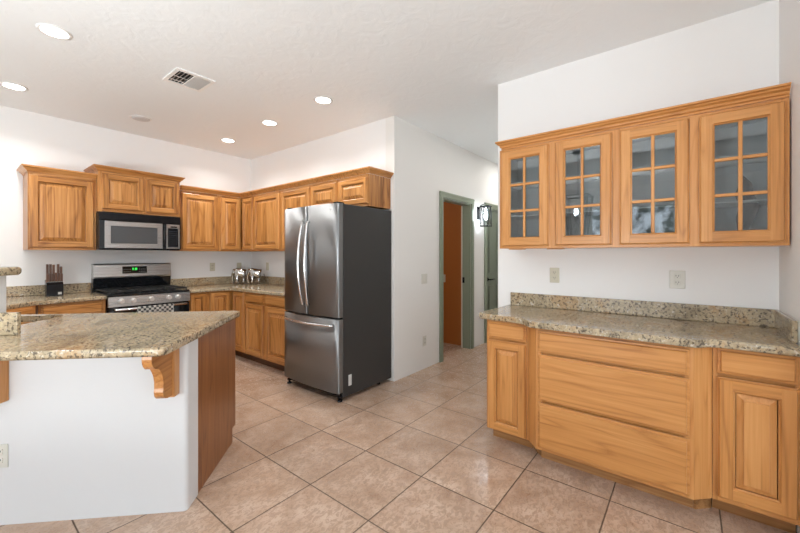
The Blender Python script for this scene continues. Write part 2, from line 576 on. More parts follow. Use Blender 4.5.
# side room behind the doorway
bm = B_(); box(bm, 4.73, YH + 0.12, 0, 4.83, 4.4, CZ); box(bm, XW + 0.12, 4.4, 0, 4.83, 4.5, CZ)
struct('wall_side_room', bm, M_orange)
# walls behind the camera
bm = B_()
for x0, x1, z0, z1 in ((-3.72, -2.5, 0, CZ), (1.3, 2.44, 0, CZ), (-2.5, 1.3, 0, 0.3), (-2.5, 1.3, 2.4, CZ)):
    box(bm, x0, -3.32, z0, x1, -3.2, z1)
struct('wall_front', bm, M_wall)
bm = B_()
for y0, y1, z0, z1 in ((-3.2, 0.18, 0, CZ), (1.72, YBK, 0, CZ), (0.18, 1.72, 2.38, CZ)):
    box(bm, -3.72, y0, z0, -3.6, y1, z1)
struct('wall_left', bm, M_wall)
bm = B_(); box(bm, -1.1, -3.2, 2.52, -0.94, 3.6, CZ); struct('trim_1', bm, M_wall, label='dropped header beam under the ceiling')


def window(n, vert_axis, p, a0, a1, z0, z1, nm):
    bmf = B_(); bmg = B_()
    def bx(bmx, u0, u1, w0, w1, d0, d1):
        if vert_axis == 'x': box(bmx, p + d0, u0, w0, p + d1, u1, w1)
        else: box(bmx, u0, p + d0, w0, u1, p + d1, w1)
    f = 0.05
    bx(bmf, a0, a0 + f, z0, z1, -0.03, 0.03); bx(bmf, a1 - f, a1, z0, z1, -0.03, 0.03)
    bx(bmf, a0 + f, a1 - f, z0, z0 + f, -0.03, 0.03); bx(bmf, a0 + f, a1 - f, z1 - f, z1, -0.03, 0.03)
    for k in range(1, nm):
        c = a0 + (a1 - a0) * k / nm
        bx(bmf, c - 0.03, c + 0.03, z0 + f, z1 - f, -0.028, 0.028)
    bx(bmg, a0 + f, a1 - f, z0 + f, z1 - f, -0.004, 0.004)
    o = struct('window_%d' % n, bmf, M_trimw)
    obj('glass', bmg, M_winglass, o)


window(1, 'x', -3.66, 0.18, 1.72, 0.0, 2.38, 2)
window(2, 'y', -3.26, -2.5, 1.3, 0.3, 2.4, 3)

# door casings
def casing(o_name, a0, a1, h, jamb=True):
    bm = B_()
    w_, t_ = 0.075, 0.02
    prof_parts = [(a0 - w_, a0, 0, h), (a1, a1 + w_, 0, h), (a0 - w_, a1 + w_, h, h + w_)]
    for x0, x1, z0, z1 in prof_parts:
        box(bm, x0, YH - t_, z0, x1, YH - 0.001, z1, bev=0.004)
        if z0 == 0: box(bm, (x0 + x1) / 2 - 0.014, YH - t_ - 0.006, z0, (x0 + x1) / 2 + 0.014, YH - t_, z1, bev=0.003)
        else: box(bm, x0, YH - t_ - 0.006, z0 + w_ * 0.6, x1, YH - t_, z1 - 0.008, bev=0.003)
    if jamb:
        box(bm, a0 + 0.0005, YH, 0, a0 + 0.018, YH + 0.118, h)
        box(bm, a1 - 0.018, YH, 0, a1 - 0.0005, YH + 0.118, h)
        box(bm, a0 + 0.018, YH, h - 0.018, a1 - 0.018, YH + 0.118, h - 0.0005)
    return struct(o_name, bm, M_green)


o = casing('door_1', D1a, D1b, DH)
bm = B_(); box(bm, D1b - 0.026, YH + 0.085, 0.93, D1b - 0.018, YH + 0.118, 1.01, bev=0.003)
obj('strike_plate', bm, M_black, o)
bm = B_(); box(bm, D1b - 0.03, YH + 0.119, 0, D1b + 0.06, YH + 0.133, DH - 0.02); obj('inner_casing', bm, M_cream, o, label='cream painted inner casing')
o = casing('door_2', D2a, D2b, DH)
bm = B_()
box(bm, D2a + 0.02, YH + 0.02, 0.01, D2b - 0.02, YH + 0.055, DH - 0.02)
for z0, z1 in ((0.2, 0.85), (1.05, 1.85)):
    for x0, x1 in ((D2a + 0.13, D2a + 0.34), (D2a + 0.43, D2b - 0.13)):
        box(bm, x0, YH + 0.01, z0, x1, YH + 0.021, z1, bev=0.008)
dl = obj('door_panel', bm, M_green2, o)
bm = B_()
cyl(bm, (D2a + 0.08, YH + 0.019, 0.95), (D2a + 0.08, YH + 0.008, 0.95), 0.03, n=20)
tube(bm, [(D2a + 0.08, YH + 0.01, 0.95), (D2a + 0.08, YH - 0.035, 0.95), (D2a + 0.1, YH - 0.045, 0.95), (D2a + 0.2, YH - 0.045, 0.95)], 0.009)
obj('door_handle', bm, M_black, dl)

# ------------------------------------------------------------------ cabinet builders
def rings_rect(bm, x0, z0, x1, z1, rings, mv=0, mh=1, cap=True):
    prev = None
    for ins, y in rings:
        L = [bm.verts.new(p) for p in ((x0 + ins, y, z0 + ins), (x1 - ins, y, z0 + ins), (x1 - ins, y, z1 - ins), (x0 + ins, y, z1 - ins))]
        if prev:
            for i in range(4):
                j = (i + 1) % 4
                f = bm.faces.new((prev[i], prev[j], L[j], L[i])); f.material_index = mh if i in (0, 2) else mv
        prev = L
    if cap:
        f = bm.faces.new(prev); f.material_index = mv
    return prev


def door_frame(x0, z0, x1, z1, w_, T=0.023):
    """outer lip, flat stiles and rails with butt joints, inner moulded lip"""
    bm = B_()
    rings_rect(bm, x0, z0, x1, z1, [(0, 0), (0, -T * 0.5), (0.005, -T * 0.62), (0.009, -T)], cap=False)
    e0, e1 = 0.009, w_ - 0.009
    y = -T
    a, b_, c, d = x0 + e0, x0 + e1, x1 - e1, x1 - e0
    quad(bm, [(a, y, z0 + e0), (b_, y, z0 + e0), (b_, y, z1 - e0), (a, y, z1 - e0)], 0)
    quad(bm, [(c, y, z0 + e0), (d, y, z0 + e0), (d, y, z1 - e0), (c, y, z1 - e0)], 0)
    quad(bm, [(b_, y, z0 + e0), (c, y, z0 + e0), (c, y, z0 + e1), (b_, y, z0 + e1)], 1)
    quad(bm, [(b_, y, z1 - e1), (c, y, z1 - e1), (c, y, z1 - e0), (b_, y, z1 - e0)], 1)
    rings_rect(bm, x0, z0, x1, z1, [(e1, -T), (w_ - 0.005, -T * 0.62), (w_, -T * 0.5), (w_, 0)], cap=False)
    # back ring
    quad(bm, [(x0, 0, z0), (x0 + w_, 0, z0), (x0 + w_, 0, z1), (x0, 0, z1)])
    quad(bm, [(x1 - w_, 0, z0), (x1, 0, z0), (x1, 0, z1), (x1 - w_, 0, z1)])
    quad(bm, [(x0 + w_, 0, z0), (x1 - w_, 0, z0), (x1 - w_, 0, z0 + w_), (x0 + w_, 0, z0 + w_)])
    quad(bm, [(x0 + w_, 0, z1 - w_), (x1 - w_, 0, z1 - w_), (x1 - w_, 0, z1), (x0 + w_, 0, z1)])
    bmesh.ops.remove_doubles(bm, verts=bm.verts[:], dist=1e-5)
    return bm


def raised_panel(x0, z0, x1, z1, w_, T=0.023):
    bm = B_()
    g = min(0.034, (x1 - x0 - 2 * w_) * 0.2)
    rings_rect(bm, x0, z0, x1, z1, [(w_ + 0.0035, -0.001), (w_ + 0.0035, -T * 0.22), (w_ + 0.006, -T * 0.22), (w_ + g, -T * 0.66), (w_ + g + 0.001, -T * 0.93)], mv=0, mh=0)
    return bm


def drawer_front(x0, z0, x1, z1, T=0.024):
    bm = B_()
    rings_rect(bm, x0, z0, x1, z1, [(0, 0), (0, -T * 0.40), (0.003, -T * 0.5), (0.011, -T * 0.52), (0.013, -T * 0.86), (0.017, -T)], mv=0, mh=0)
    return bm


def glass_door(x0, z0, x1, z1, w_, parent, V, H, cols=2, rows=3):
    d = obj('door', door_frame(x0, z0, x1, z1, w_), [V, H], parent)
    bm = B_()
    m = 0.009
    for k in range(1, cols):
        c = x0 + w_ + (x1 - x0 - 2 * w_) * k / cols
        box(bm, c - m, -0.019, z0 + w_, c + m, -0.006, z1 - w_, bev=0.004)
    for k in range(1, rows):
        c = z0 + w_ + (z1 - z0 - 2 * w_) * k / rows
        box(bm, x0 + w_, -0.017, c - m, x1 - w_, -0.006, c + m, mat=1, bev=0.004)
    obj('muntins', bm, [V, H], d)
    bm = B_(); box(bm, x0 + w_ + 0.0005, -0.0055, z0 + w_ + 0.0005, x1 - w_ - 0.0005, -0.0025, z1 - w_ - 0.0005)
    obj('glass_pane', bm, M_glass, d)
    return d


def cabinet(name, label, cat, loc, rotz, w_, dep, z0, z1, doors, V, H, toe=0.0, toem=None, group=None, shelf=None,
            inner=None, stiles=(), rails=(), fw=0.035, fr=0.03, open_top=False):
    """front face plane at local y=0, facing -y; doors = (kind, x0, z0, x1, z1[, frame width])"""
    t = thing(name, label, cat, loc, rotz, group)
    T = 0.018
    I = inner or V
    bm = B_()
    box(bm, 0, 0.02, z0 + T, T, dep, z1 - T, 0); box(bm, w_ - T, 0.02, z0 + T, w_, dep, z1 - T, 0)
    box(bm, T, dep - 0.008, z0 + T, w_ - T, dep, z1 - T, 1)
    box(bm, 0, 0.02, z0, w_, dep, z0 + T, 0)
    if not open_top: box(bm, 0, 0.02, z1 - T, w_, dep, z1, 0)
    if inner:
        box(bm, T, 0.021, z0 + T, T + 0.001, dep - 0.008, z1 - T, 1); box(bm, w_ - T - 0.001, 0.021, z0 + T, w_ - T, dep - 0.008, z1 - T, 1)
        box(bm, T, 0.021, z0 + T, w_ - T, dep - 0.008, z0 + T + 0.001, 1)
        box(bm, T, 0.021, z1 - T - 0.001, w_ - T, dep - 0.008, z1 - T, 1)
    obj('carcass', bm, [V, I], t)
    bm = B_()
    xs = [(0, fw)] + [(s - 0.02, s + 0.02) for s in stiles] + [(w_ - fw, w_)]
    for a, b_ in xs: box(bm, a, 0, z0, b_, 0.02, z1, 0)
    zs = [(z0, z0 + fr)] + [(s - 0.015, s + 0.015) for s in rails] + [(z1 - fr, z1)]
    for (a, b_), (c, d_) in zip(xs, xs[1:]):
        for q_, (e0, e1) in enumerate(zs): box(bm, b_, 0 if q_ in (0, len(zs) - 1) else 0.012, e0, c, 0.0195, e1, 1)
    obj('face_frame', bm, [V, H], t)
    for D in doors:
        k, a, b_, c, d_ = D[:5]
        fwid = D[5] if len(D) > 5 else 0.055
        if k == 'raised':
            o = obj('door', door_frame(a, b_, c, d_, fwid), [V, H], t)
            obj('door_panel', raised_panel(a, b_, c, d_, fwid), V, o)
        elif k == 'glass':
            glass_door(a, b_, c, d_, fwid, t, V, H)
        else:
            obj('drawer_front', drawer_front(a, b_, c, d_), H, t)
    if shelf:
        for z in shelf:
            bm = B_(); box(bm, T + 0.003, 0.03, z - 0.004, w_ - T - 0.003, dep - 0.012, z + 0.004)
            obj('shelf', bm, M_inner, t)
    if toe:
        bm = B_(); box(bm, 0.002, toe, 0, w_ - 0.002, toe + 0.018, z0)
        obj('toe_kick', bm, toem or toe_w, t)
    return t


CROWN = [(0.0, 0), (0.006, 0), (0.010, 0.012), (0.020, 0.020), (0.030, 0.030), (0.036, 0.040), (0.045, 0.044), (0.045, 0.056), (0.0, 0.056)]
CROWNB = [(0.0, 0), (0.012, 0), (0.012, 0.008), (0.005, 0.010), (0.007, 0.014), (0.018, 0.018), (0.022, 0.028), (0.018, 0.030), (0.021, 0.034), (0.034, 0.040), (0.038, 0.047), (0.034, 0.049), (0.047, 0.053), (0.047, 0.064), (0.0, 0.064)]


def crown(bm, path, z, prof=CROWN, back=0.0):
    p = [(o, z + h) for o, h in prof]
    return sweep(bm, p, path)


UZ0, UZ1 = 1.380, 2.135
# --- left wall cabinet
t = cabinet('wall_cabinet', 'square single-door wall cabinet of knotty wood, leftmost above the knife block', 'cabinet',
            (0.505, 4.94, 0), 0, 0.512, 0.329, UZ0, UZ1, [('raised', 0.008, UZ0 + 0.02, 0.492, UZ1 - 0.03, 0.068)], hick_v, hick_h)
bm = B_(); crown(bm, [(0, 0.325), (0, 0), (0.511, 0)], UZ1 - 0.005); obj('crown_moulding', bm, hick_h, t)
# --- over the microwave
t = cabinet('wall_cabinet', 'short raised two-door wall cabinet directly above the microwave', 'cabinet',
            (1.018, 4.865, 0), 0, 0.782, 0.404, 1.792, 2.222, [('raised', 0.030, 1.82, 0.405, 2.2, 0.062), ('raised', 0.425, 1.82, 0.768, 2.2, 0.062)], hick_v, hick_h, stiles=(0.415,))
bm = B_(); crown(bm, [(0, 0.400), (0, 0), (0.782, 0), (0.782, 0.400)], 2.217); obj('crown_moulding', bm, hick_h, t)
# --- right of the microwave
cabinet('wall_cabinet', 'wide single-door wall cabinet with a dark knot, right of the microwave', 'cabinet',
        (1.828, 4.94, 0), 0, 0.484, 0.329, UZ0, UZ1, [('raised', 0.018, UZ0 + 0.02, 0.462, UZ1 - 0.03, 0.062)], hick_v, hick_h)
cabinet('wall_cabinet', 'narrow wall cabinet on the back wall, left side of the inner corner', 'cabinet',
        (2.313, 4.94, 0), 0, 0.306, 0.329, UZ0, UZ1, [('raised', 0.02, UZ0 + 0.02, 0.282, UZ1 - 0.03, 0.058)], hick_v, hick_h)
# side run (faces -X)
cabinet('wall_cabinet', 'narrow wall cabinet at the inner corner, first on the refrigerator wall', 'cabinet',
        (2.62, 5.268, 0), R(-90), 0.667, 0.329, UZ0, UZ1, [('raised', 0.385, UZ0 + 0.02, 0.655, UZ1 - 0.03, 0.055)], hick_v, hick_h)
cabinet('wall_cabinet', 'full-height wall cabinet above the silver ornaments, left of the cabinet touching the refrigerator', 'cabinet',
        (2.62, 4.600, 0), R(-90), 0.624, 0.329, UZ0, UZ1, [('raised', 0.018, UZ0 + 0.02, 0.604, UZ1 - 0.03, 0.062)], hick_v, hick_h)
cabinet('wall_cabinet', 'full-height wall cabinet half hidden behind the refrigerator top left edge', 'cabinet',
        (2.62, 3.975, 0), R(-90), 0.599, 0.329, UZ0, UZ1, [('raised', 0.018, UZ0 + 0.02, 0.583, UZ1 - 0.03, 0.062)], hick_v, hick_h)
cabinet('wall_cabinet', 'short two-door wall cabinet over the refrigerator, end panel facing the hall', 'cabinet',
        (2.62, 3.375, 0), R(-90), 0.905, 0.329, 1.815, UZ1,
        [('raised', 0.014, 1.84, 0.440, UZ1 - 0.03, 0.058), ('raised', 0.470, 1.84, 0.898, UZ1 - 0.03, 0.058)], hick_v, hick_h, stiles=(0.455,))
bm = B_(); crown(bm, [(1.83, 4.94), (2.62, 4.94), (2.62, 2.469), (2.946, 2.469)], UZ1 + 0.001)
tag(obj('crown_moulding', bm, hick_h), 'wooden crown moulding running round the corner above the wall cabinets', 'moulding')

# --- base cabinets, kitchen
BZ0, BZ1 = 0.10, 0.874
cabinet('base_cabinet', 'base cabinet with one wide drawer, left of the range under the knife block', 'cabinet',
        (0.54, 4.66, 0), 0, 0.494, 0.608, BZ0, BZ1, [('drawer', 0.02, 0.745, 0.475, 0.86), ('raised', 0.02, 0.12, 0.475, 0.725)], hick_v, hick_h, toe=0.075, rails=(0.735,))
p = AB(2.93, 2.926)
cabinet('base_cabinet', 'angled base cabinet at the far left end behind the island', 'cabinet',
        (-0.03, 4.06, 0), R(45), 0.78, 0.40, BZ0, BZ1, [('drawer', 0.05, 0.745, 0.74, 0.86), ('raised', 0.05, 0.12, 0.74, 0.725)], hick_v, hick_h, toe=0.075, rails=(0.735,))
cabinet('base_cabinet', 'two-door base cabinet without drawers, right beside the range', 'cabinet',
        (1.818, 4.66, 0), 0, 0.530, 0.608, BZ0, BZ1, [('raised', 0.012, 0.12, 0.20, 0.86, 0.052), ('raised', 0.25, 0.12, 0.49, 0.86, 0.055)], hick_v, hick_h, toe=0.075, stiles=(0.225,))
cabinet('base_cabinet', 'narrow tall-door base cabinet in the inner corner below the silver ornaments', 'cabinet',
        (2.35, 5.266, 0), R(-90), 0.945, 0.598, BZ0, BZ1, [('raised', 0.645, 0.12, 0.925, 0.86, 0.055)], hick_v, hick_h, toe=0.075)
cabinet('base_cabinet', 'base cabinet with a drawer over a door, second from the refrigerator', 'cabinet',
        (2.35, 4.320, 0), R(-90), 0.434, 0.598, BZ0, BZ1, [('drawer', 0.012, 0.75, 0.422, 0.86), ('raised', 0.012, 0.12, 0.422, 0.735, 0.06)], hick_v, hick_h, toe=0.075, rails=(0.742,))
cabinet('base_cabinet', 'base cabinet with a drawer over a door, touching the refrigerator', 'cabinet',
        (2.35, 3.885, 0), R(-90), 0.573, 0.598, BZ0, BZ1, [('drawer', 0.028, 0.75, 0.55, 0.86), ('raised', 0.028, 0.12, 0.55, 0.735, 0.075)], hick_v, hick_h, toe=0.075, rails=(0.742,))


# --- countertops
def counter(label, poly, radii, splashes, name='countertop'):
    """splashes: list of plan boxes (x0,y0,x1,y1)"""
    base = Vector((poly[0][0], poly[0][1], 0))
    pl = arc_poly([(x - base.x, y - base.y) for x, y in poly], radii)
    o = obj(name, prism(B_(), pl, 0.875, 0.914, bev=0.014, seg=4), gran, loc=base)
    tag(o, label, 'countertop')
    for s in splashes:
        b2 = B_(); box(b2, s[0] - base.x, s[1] - base.y, 0.9145, s[2] - base.x, s[3] - base.y, 1.018, bev=0.004)
        obj('backsplash', b2, gran, o)
    return o


counter('speckled granite countertop with the knife block, left of the range',
        [(1.036, 5.268), (-0.3, 5.268), (-0.45, 4.45), (-0.06, 4.03), (0.53, 4.62), (1.036, 4.62)], [0, 0, 0, 0, 0.25, 0],
        [(-0.28, 5.248, 1.036, 5.268)])
counter('L-shaped speckled granite countertop between the range and the refrigerator',
        [(2.948, 5.268), (1.815, 5.268), (1.815, 4.62), (2.31, 4.62), (2.31, 3.305), (2.948, 3.305)], [0, 0, 0, 0.03, 0, 0],
        [(1.815, 5.248, 2.928, 5.268), (2.928, 3.305, 2.948, 5.268)])

# ------------------------------------------------------------------ buffet (right)
BF = 2.42
yl, y1, y2, yr = 1.128, 0.835, 0.76, -0.400
cabinet('buffet_base_cabinet', 'narrow left buffet base cabinet with one small drawer over one door', 'cabinet',
        (BF, yl, 0), R(-90), yl - y1, 0.548, BZ0, BZ1, [('drawer', 0.012, 0.748, 0.285, 0.862), ('raised', 0.012, 0.105, 0.285, 0.733, 0.06)],
        oak_v, oak_h, toe=0.105, toem=toe_o, fw=0.02, rails=(0.741,))
# centre unit stands proud, with angled fillers
t = cabinet('buffet_base_cabinet', 'wide bowed-out centre buffet cabinet with three plain stacked drawers', 'cabinet',
            (2.345, 0.76, 0), R(-90), 0.78, 0.40, BZ0, BZ1,
            [('drawer', 0.015, 0.722, 0.765, 0.855), ('drawer', 0.015, 0.418, 0.765, 0.706), ('drawer', 0.015, 0.115, 0.765, 0.402)],
            oak_v, oak_h, toe=0.105, toem=toe_o, rails=(0.41, 0.714))
for pl in ([(0, 0), (-0.073, 0.074), (-0.073, 0.095), (0, 0.0195)], [(0.78, 0), (0.853, 0.074), (0.853, 0.095), (0.78, 0.0195)]):
    bm = B_(); prism(bm, pl, BZ0, BZ1); obj('angled_filler', bm, oak_v, t)
for pl in ([(0.001, 0.112), (-0.072, 0.181), (-0.072, 0.199), (0.001, 0.130)], [(0.779, 0.104), (0.790, 0.104), (0.852, 0.168), (0.852, 0.186), (0.779, 0.122)]):
    bm = B_(); prism(bm, pl, 0, BZ0 - 0.001); obj('angled_toe_kick', bm, toe_o, t)
cabinet('buffet_base_cabinet', 'right buffet base cabinet with a drawer over a raised-panel door', 'cabinet',
        (BF, -0.095, 0), R(-90), 0.307, 0.548, BZ0, BZ1, [('drawer', 0.018, 0.74, 0.297, 0.867), ('raised', 0.018, 0.125, 0.297, 0.722, 0.066)],
        oak_v, oak_h, toe=0.105, toem=toe_o, fw=0.02, rails=(0.731,))
counter('granite buffet countertop with a bowed-out middle and a low backsplash',
        [(XB - 0.002, -0.403), (XB - 0.002, 1.185), (2.388, 1.185), (2.375, 0.86), (2.29, 0.785), (2.29, -0.03), (2.365, -0.095), (2.365, -0.403)],
        [0, 0, 0.025, 0.08, 0.05, 0.05, 0.08, 0],
        [(XB - 0.022, -0.403, XB - 0.002, 1.165), (2.50, -0.403, XB - 0.022, -0.383)])
# wall cabinet with four glazed doors
GX, GY = 2.645, 1.128
z0, z1 = 1.378, 2.122
dz0, dz1 = 1.394, 2.106
t = cabinet('glass_door_wall_cabinet', 'long wall cabinet with four six-pane glass doors above the buffet', 'cabinet',
            (GX, GY, 0), R(-90), 1.525, 0.323, z0, z1,
            [('glass', 0.022, dz0, 0.362, dz1, 0.066), ('glass', 0.405, dz0, 0.748, dz1, 0.066),
             ('glass', 0.790, dz0, 1.132, dz1, 0.066), ('glass', 1.174, dz0, 1.512, dz1, 0.066)],
            oak_v, oak_h, inner=M_inner, stiles=(0.383, 0.769, 1.153), fw=0.03, shelf=(1.62, 1.87))
bm = B_(); crown(bm, [(0.028, 0.322), (0.028, 0), (1.524, 0)], z1 + 0.0005, [(o_, h_ * 0.92) for o_, h_ in CROWNB]); obj('crown_moulding', bm, oak_h, t)
for a, b_ in ((0.05, 0.16), (0.33, 0.44)):
    bm = B_(); box(bm, a, 0.05, z0 - 0.008, b_, 0.11, z0 - 0.0005, bev=0.002); obj('underside_cleat', bm, oak_h, t)

# carving inside the right door
t = thing('carved_ornament', 'tall dark carved ornament inside the rightmost glass cabinet door', 'ornament', (2.78, -0.258, z0 + 0.020))
bm = B_()
for k in range(1):
    pts = [(0, 0.02, 0.07), (0, 0.012, 0.14), (0, -0.005, 0.20), (0, 0.018, 0.27), (0, 0.01, 0.33), (0, 0.022, 0.375)]
rads = [0.026, 0.046, 0.050, 0.042, 0.028, 0.004]
rings = []
for (x, y, z), r in zip(pts, rads):
    rings.append([bm.verts.new((x + r * 0.7 * math.cos(2 * PI * k / 14), y + r * math.sin(2 * PI * k / 14) * (1 + 0.18 * math.sin(5 * z * 20 + k)), z)) for k in range(14)])
for A, Bv in zip(rings, rings[1:]):
    for k in range(14):
        f = bm.faces.new((A[k], A[(k + 1) % 14], Bv[(k + 1) % 14], Bv[k])); f.smooth = True
bm.faces.new(rings[0][::-1]); bm.faces.new(rings[-1])
obj('carving', bm, M_drift, t)
bm = B_(); box(bm, -0.035, -0.045, 0, 0.035, 0.045, 0.022, bev=0.004); box(bm, -0.02, -0.03, 0.022, 0.02, 0.03, 0.072, bev=0.004)
obj('base', bm, M_driftb, t)

# ------------------------------------------------------------------ island
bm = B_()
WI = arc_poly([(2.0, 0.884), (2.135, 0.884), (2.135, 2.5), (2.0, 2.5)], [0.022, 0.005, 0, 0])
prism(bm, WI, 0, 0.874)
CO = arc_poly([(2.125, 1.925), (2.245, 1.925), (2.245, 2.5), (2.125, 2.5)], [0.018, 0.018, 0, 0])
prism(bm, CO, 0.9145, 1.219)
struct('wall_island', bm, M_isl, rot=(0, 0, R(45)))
ic = t = cabinet('island_cabinet', 'island base cabinet with a red-brown oak end panel facing the floor', 'cabinet',
            (*AB(2.741, 0.907), 0), R(135), 1.59, 0.603, BZ0, BZ1, [('raised', 0.03 + 0.52 * k, 0.12, 0.52 + 0.52 * k, 0.86) for k in range(3)],
            hick_v, hick_h, toe=0.06, open_top=True)
# local x = +b, local y = -a.  end panel at b 0.888..0.906
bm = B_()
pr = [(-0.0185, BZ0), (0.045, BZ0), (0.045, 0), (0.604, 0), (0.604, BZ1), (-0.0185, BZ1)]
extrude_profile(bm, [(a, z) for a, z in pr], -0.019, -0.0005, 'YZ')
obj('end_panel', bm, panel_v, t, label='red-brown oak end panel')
# countertop of the island, with a sink cut-out
ISL = arc_poly([(1.738, 0.868), (2.835, 0.872), (2.835, 2.5), (1.738, 2.5)], [0.018, 0.03, 0, 0])
bmA = prism(B_(), ISL, 0.875, 0.914, bev=0.015, seg=4)
oA = obj('tmpA', bmA, gran)
bmB = B_(); prism(bmB, arc_poly([(2.36, 2.0), (2.75, 2.0), (2.75, 2.42), (2.36, 2.42)], [0.05] * 4), 0.8, 1.0)
oB = obj('tmpB', bmB, gran)
md = oA.modifiers.new('cut', 'BOOLEAN'); md.operation = 'DIFFERENCE'; md.solver = 'EXACT'; md.object = oB
dg = bpy.context.evaluated_depsgraph_get()
me = bpy.data.meshes.new_from_object(oA.evaluated_get(dg))
bpy.data.objects.remove(oA); bpy.data.objects.remove(oB)
me.name = 'island_countertop'
isl = bpy.data.objects.new('island_countertop', me)
COL.objects.link(isl); isl.rotation_euler = (0, 0, R(45))
tag(isl, 'large glossy granite island countertop pointing towards the refrigerator', 'countertop')
bm = B_(); box(bm, 2.100, 1.760, 0.9145, 2.1235, 2.5, 1.030, bev=0.004)
obj('backsplash', bm, gran, isl)
bm = B_(); prism(bm, arc_poly([(2.085, 1.865), (2.285, 1.865), (2.285, 2.5), (2.085, 2.5)], [0.05, 0.05, 0, 0]), 1.2195, 1.264, bev=0.018, seg=4)
tag(obj('bar_cap', bm, gran, rot=(0, 0, R(45))), 'rounded granite cap on the short white wall at the left edge', 'ledge')
# sink
bm = B_()
inn = arc_poly([(2.36, 2.0), (2.75, 2.0), (2.75, 2.42), (2.36, 2.42)], [0.05] * 4)
out = arc_poly([(2.345, 1.985), (2.765, 1.985), (2.765, 2.435), (2.345, 2.435)], [0.06] * 4)
bot = arc_poly([(2.37, 2.01), (2.74, 2.01), (2.74, 2.41), (2.37, 2.41)], [0.05] * 4)
L = [[bm.verts.new((x, y, z)) for x, y in pl] for pl, z in ((out, 0.8735), (inn, 0.8735), (bot, 0.70))]
n = len(inn)
for A, Bv in zip(L, L[1:]):
    for k in range(n): bm.faces.new((A[k], A[(k + 1) % n], Bv[(k + 1) % n], Bv[k]))
bm.faces.new(L[2])
bpy.context.view_layer.update()
o = obj('sink_basin', bm, M_sinkst, ic, label='stainless steel sink basin')
o.matrix_parent_inverse = ic.matrix_world.inverted() @ Matrix.Rotation(R(45), 4, 'Z')


# corbels: profile in (a, z)
def corbel(b0, label):
    x, y = AB(2.0, b0)
    t = thing('corbel', label, 'bracket', (x - 0.0007, y - 0.0007, 0), R(45), 'wooden corbels under the island overhang')
    prof = [(-0.055, 0.873), (-0.238, 0.873), (-0.240, 0.855)]
    prof += [(-0.237, 0.837), (-0.228, 0.820), (-0.214, 0.806), (-0.195, 0.800), (-0.176, 0.795), (-0.160, 0.775), (-0.146, 0.752), (-0.138, 0.72),
             (-0.138, 0.69), (-0.142, 0.672), (-0.136, 0.65), (-0.120, 0.635), (-0.095, 0.627), (-0.055, 0.626)]
    bm = B_(); extrude_profile(bm, prof, 0.004, 0.046, 'XZ')
    obj('bracket', bm, corb_h, t)
    bm = B_(); box(bm, -0.0545, -0.006, 0.614, 0, 0.056, 0.873, bev=0.003)
    obj('back_plate', bm, corb_v, t)
    return t


corb_h = wood('corbel_horizontal', (0.55, 0.27, 0.09), (0.42, 0.17, 0.045), (0.20, 0.07, 0.02), 'X', board=0.1)
corb_v = wood('corbel_vertical', (0.62, 0.32, 0.12), (0.50, 0.22, 0.065), (0.24, 0.09, 0.025), 'Z', board=0.3)
corbel(0.925, 'scrolled wooden corbel under the island overhang, near its front corner')
corbel(1.716, 'wooden corbel cut by the left edge of the photo')


# ------------------------------------------------------------------ outlets and switches
def plate(name, label, cat, loc, rotz, w_=0.072, h=0.116, kind='outlet', m=None, gangs=1, group=None):
    """on a wall, faces local -y, back at y=0"""
    t = thing(name, label, cat, loc, rotz, group)
    m = m or M_plate
    bm = B_(); box(bm, -w_ / 2, -0.006, -h / 2, w_ / 2, -0.0005, h / 2, bev=0.003); obj('cover_plate', bm, m, t)
    if kind == 'outlet':
        for s in (-1, 1):
            bm = B_()
            box(bm, -0.017, -0.009, s * 0.021 - 0.014, 0.017, -0.006, s * 0.021 + 0.014, bev=0.003)
            for q in (-1, 1): box(bm, q * 0.007 - 0.0015, -0.0095, s * 0.021 - 0.001, q * 0.007 + 0.0015, -0.0085, s * 0.021 + 0.008, 1)
            box(bm, -0.002, -0.0095, s * 0.021 - 0.010, 0.002, -0.0085, s * 0.021 - 0.005, 1)
            obj('receptacle', bm, [m, M_gap], t)
    else:
        for g in range(gangs):
            c = (g - (gangs - 1) / 2) * 0.046
            bm = B_(); box(bm, c - 0.016, -0.010, -0.033, c + 0.016, -0.006, 0.033, bev=0.002); obj('rocker', bm, m, t)
    return t


plate('wall_outlet', 'ivory outlet on the white wall above the left part of the buffet', 'outlet', (XB, 0.818, 1.172), R(-90))
plate('wall_outlet', 'white double outlet on the white wall above the buffet centre, below the third glass door', 'outlet', (XB, 0.057, 1.170), R(-90), w_=0.082, m=M_plate_w)
plate('wall_outlet', 'small ivory outlet on the back wall between the range and the silver ornaments', 'outlet', (2.37, YBK, 1.160), 0)
plate('wall_switch', 'ivory plate on the back wall just above the silver ornaments', 'switch', (2.76, YBK, 1.155), 0, kind='switch')
plate('wall_outlet', 'small ivory outlet on the side wall left of the refrigerator', 'outlet', (XW, 4.81, 1.162), R(-90))
plate('wall_switch', 'white two-rocker light switch on the hall wall left of the doorway', 'switch', (3.50, YH, 1.052), 0, w_=0.118, kind='switch', m=M_plate_w, gangs=2)
plate('wall_outlet', 'low white outlet on the hall wall near the floor', 'outlet', (3.505, YH, 0.325), 0, m=M_plate_w)
plate('wall_switch', 'ivory light switch on the orange wall inside the doorway', 'switch', (4.73, 2.915, 0.975), R(-90), w_=0.075, kind='switch')
x, y = AB(2.0, 1.75)
plate('wall_outlet', 'white outlet on the island wall at the left edge', 'outlet', (x, y, 0.342), R(-45), m=M_plate_w, w_=0.075)

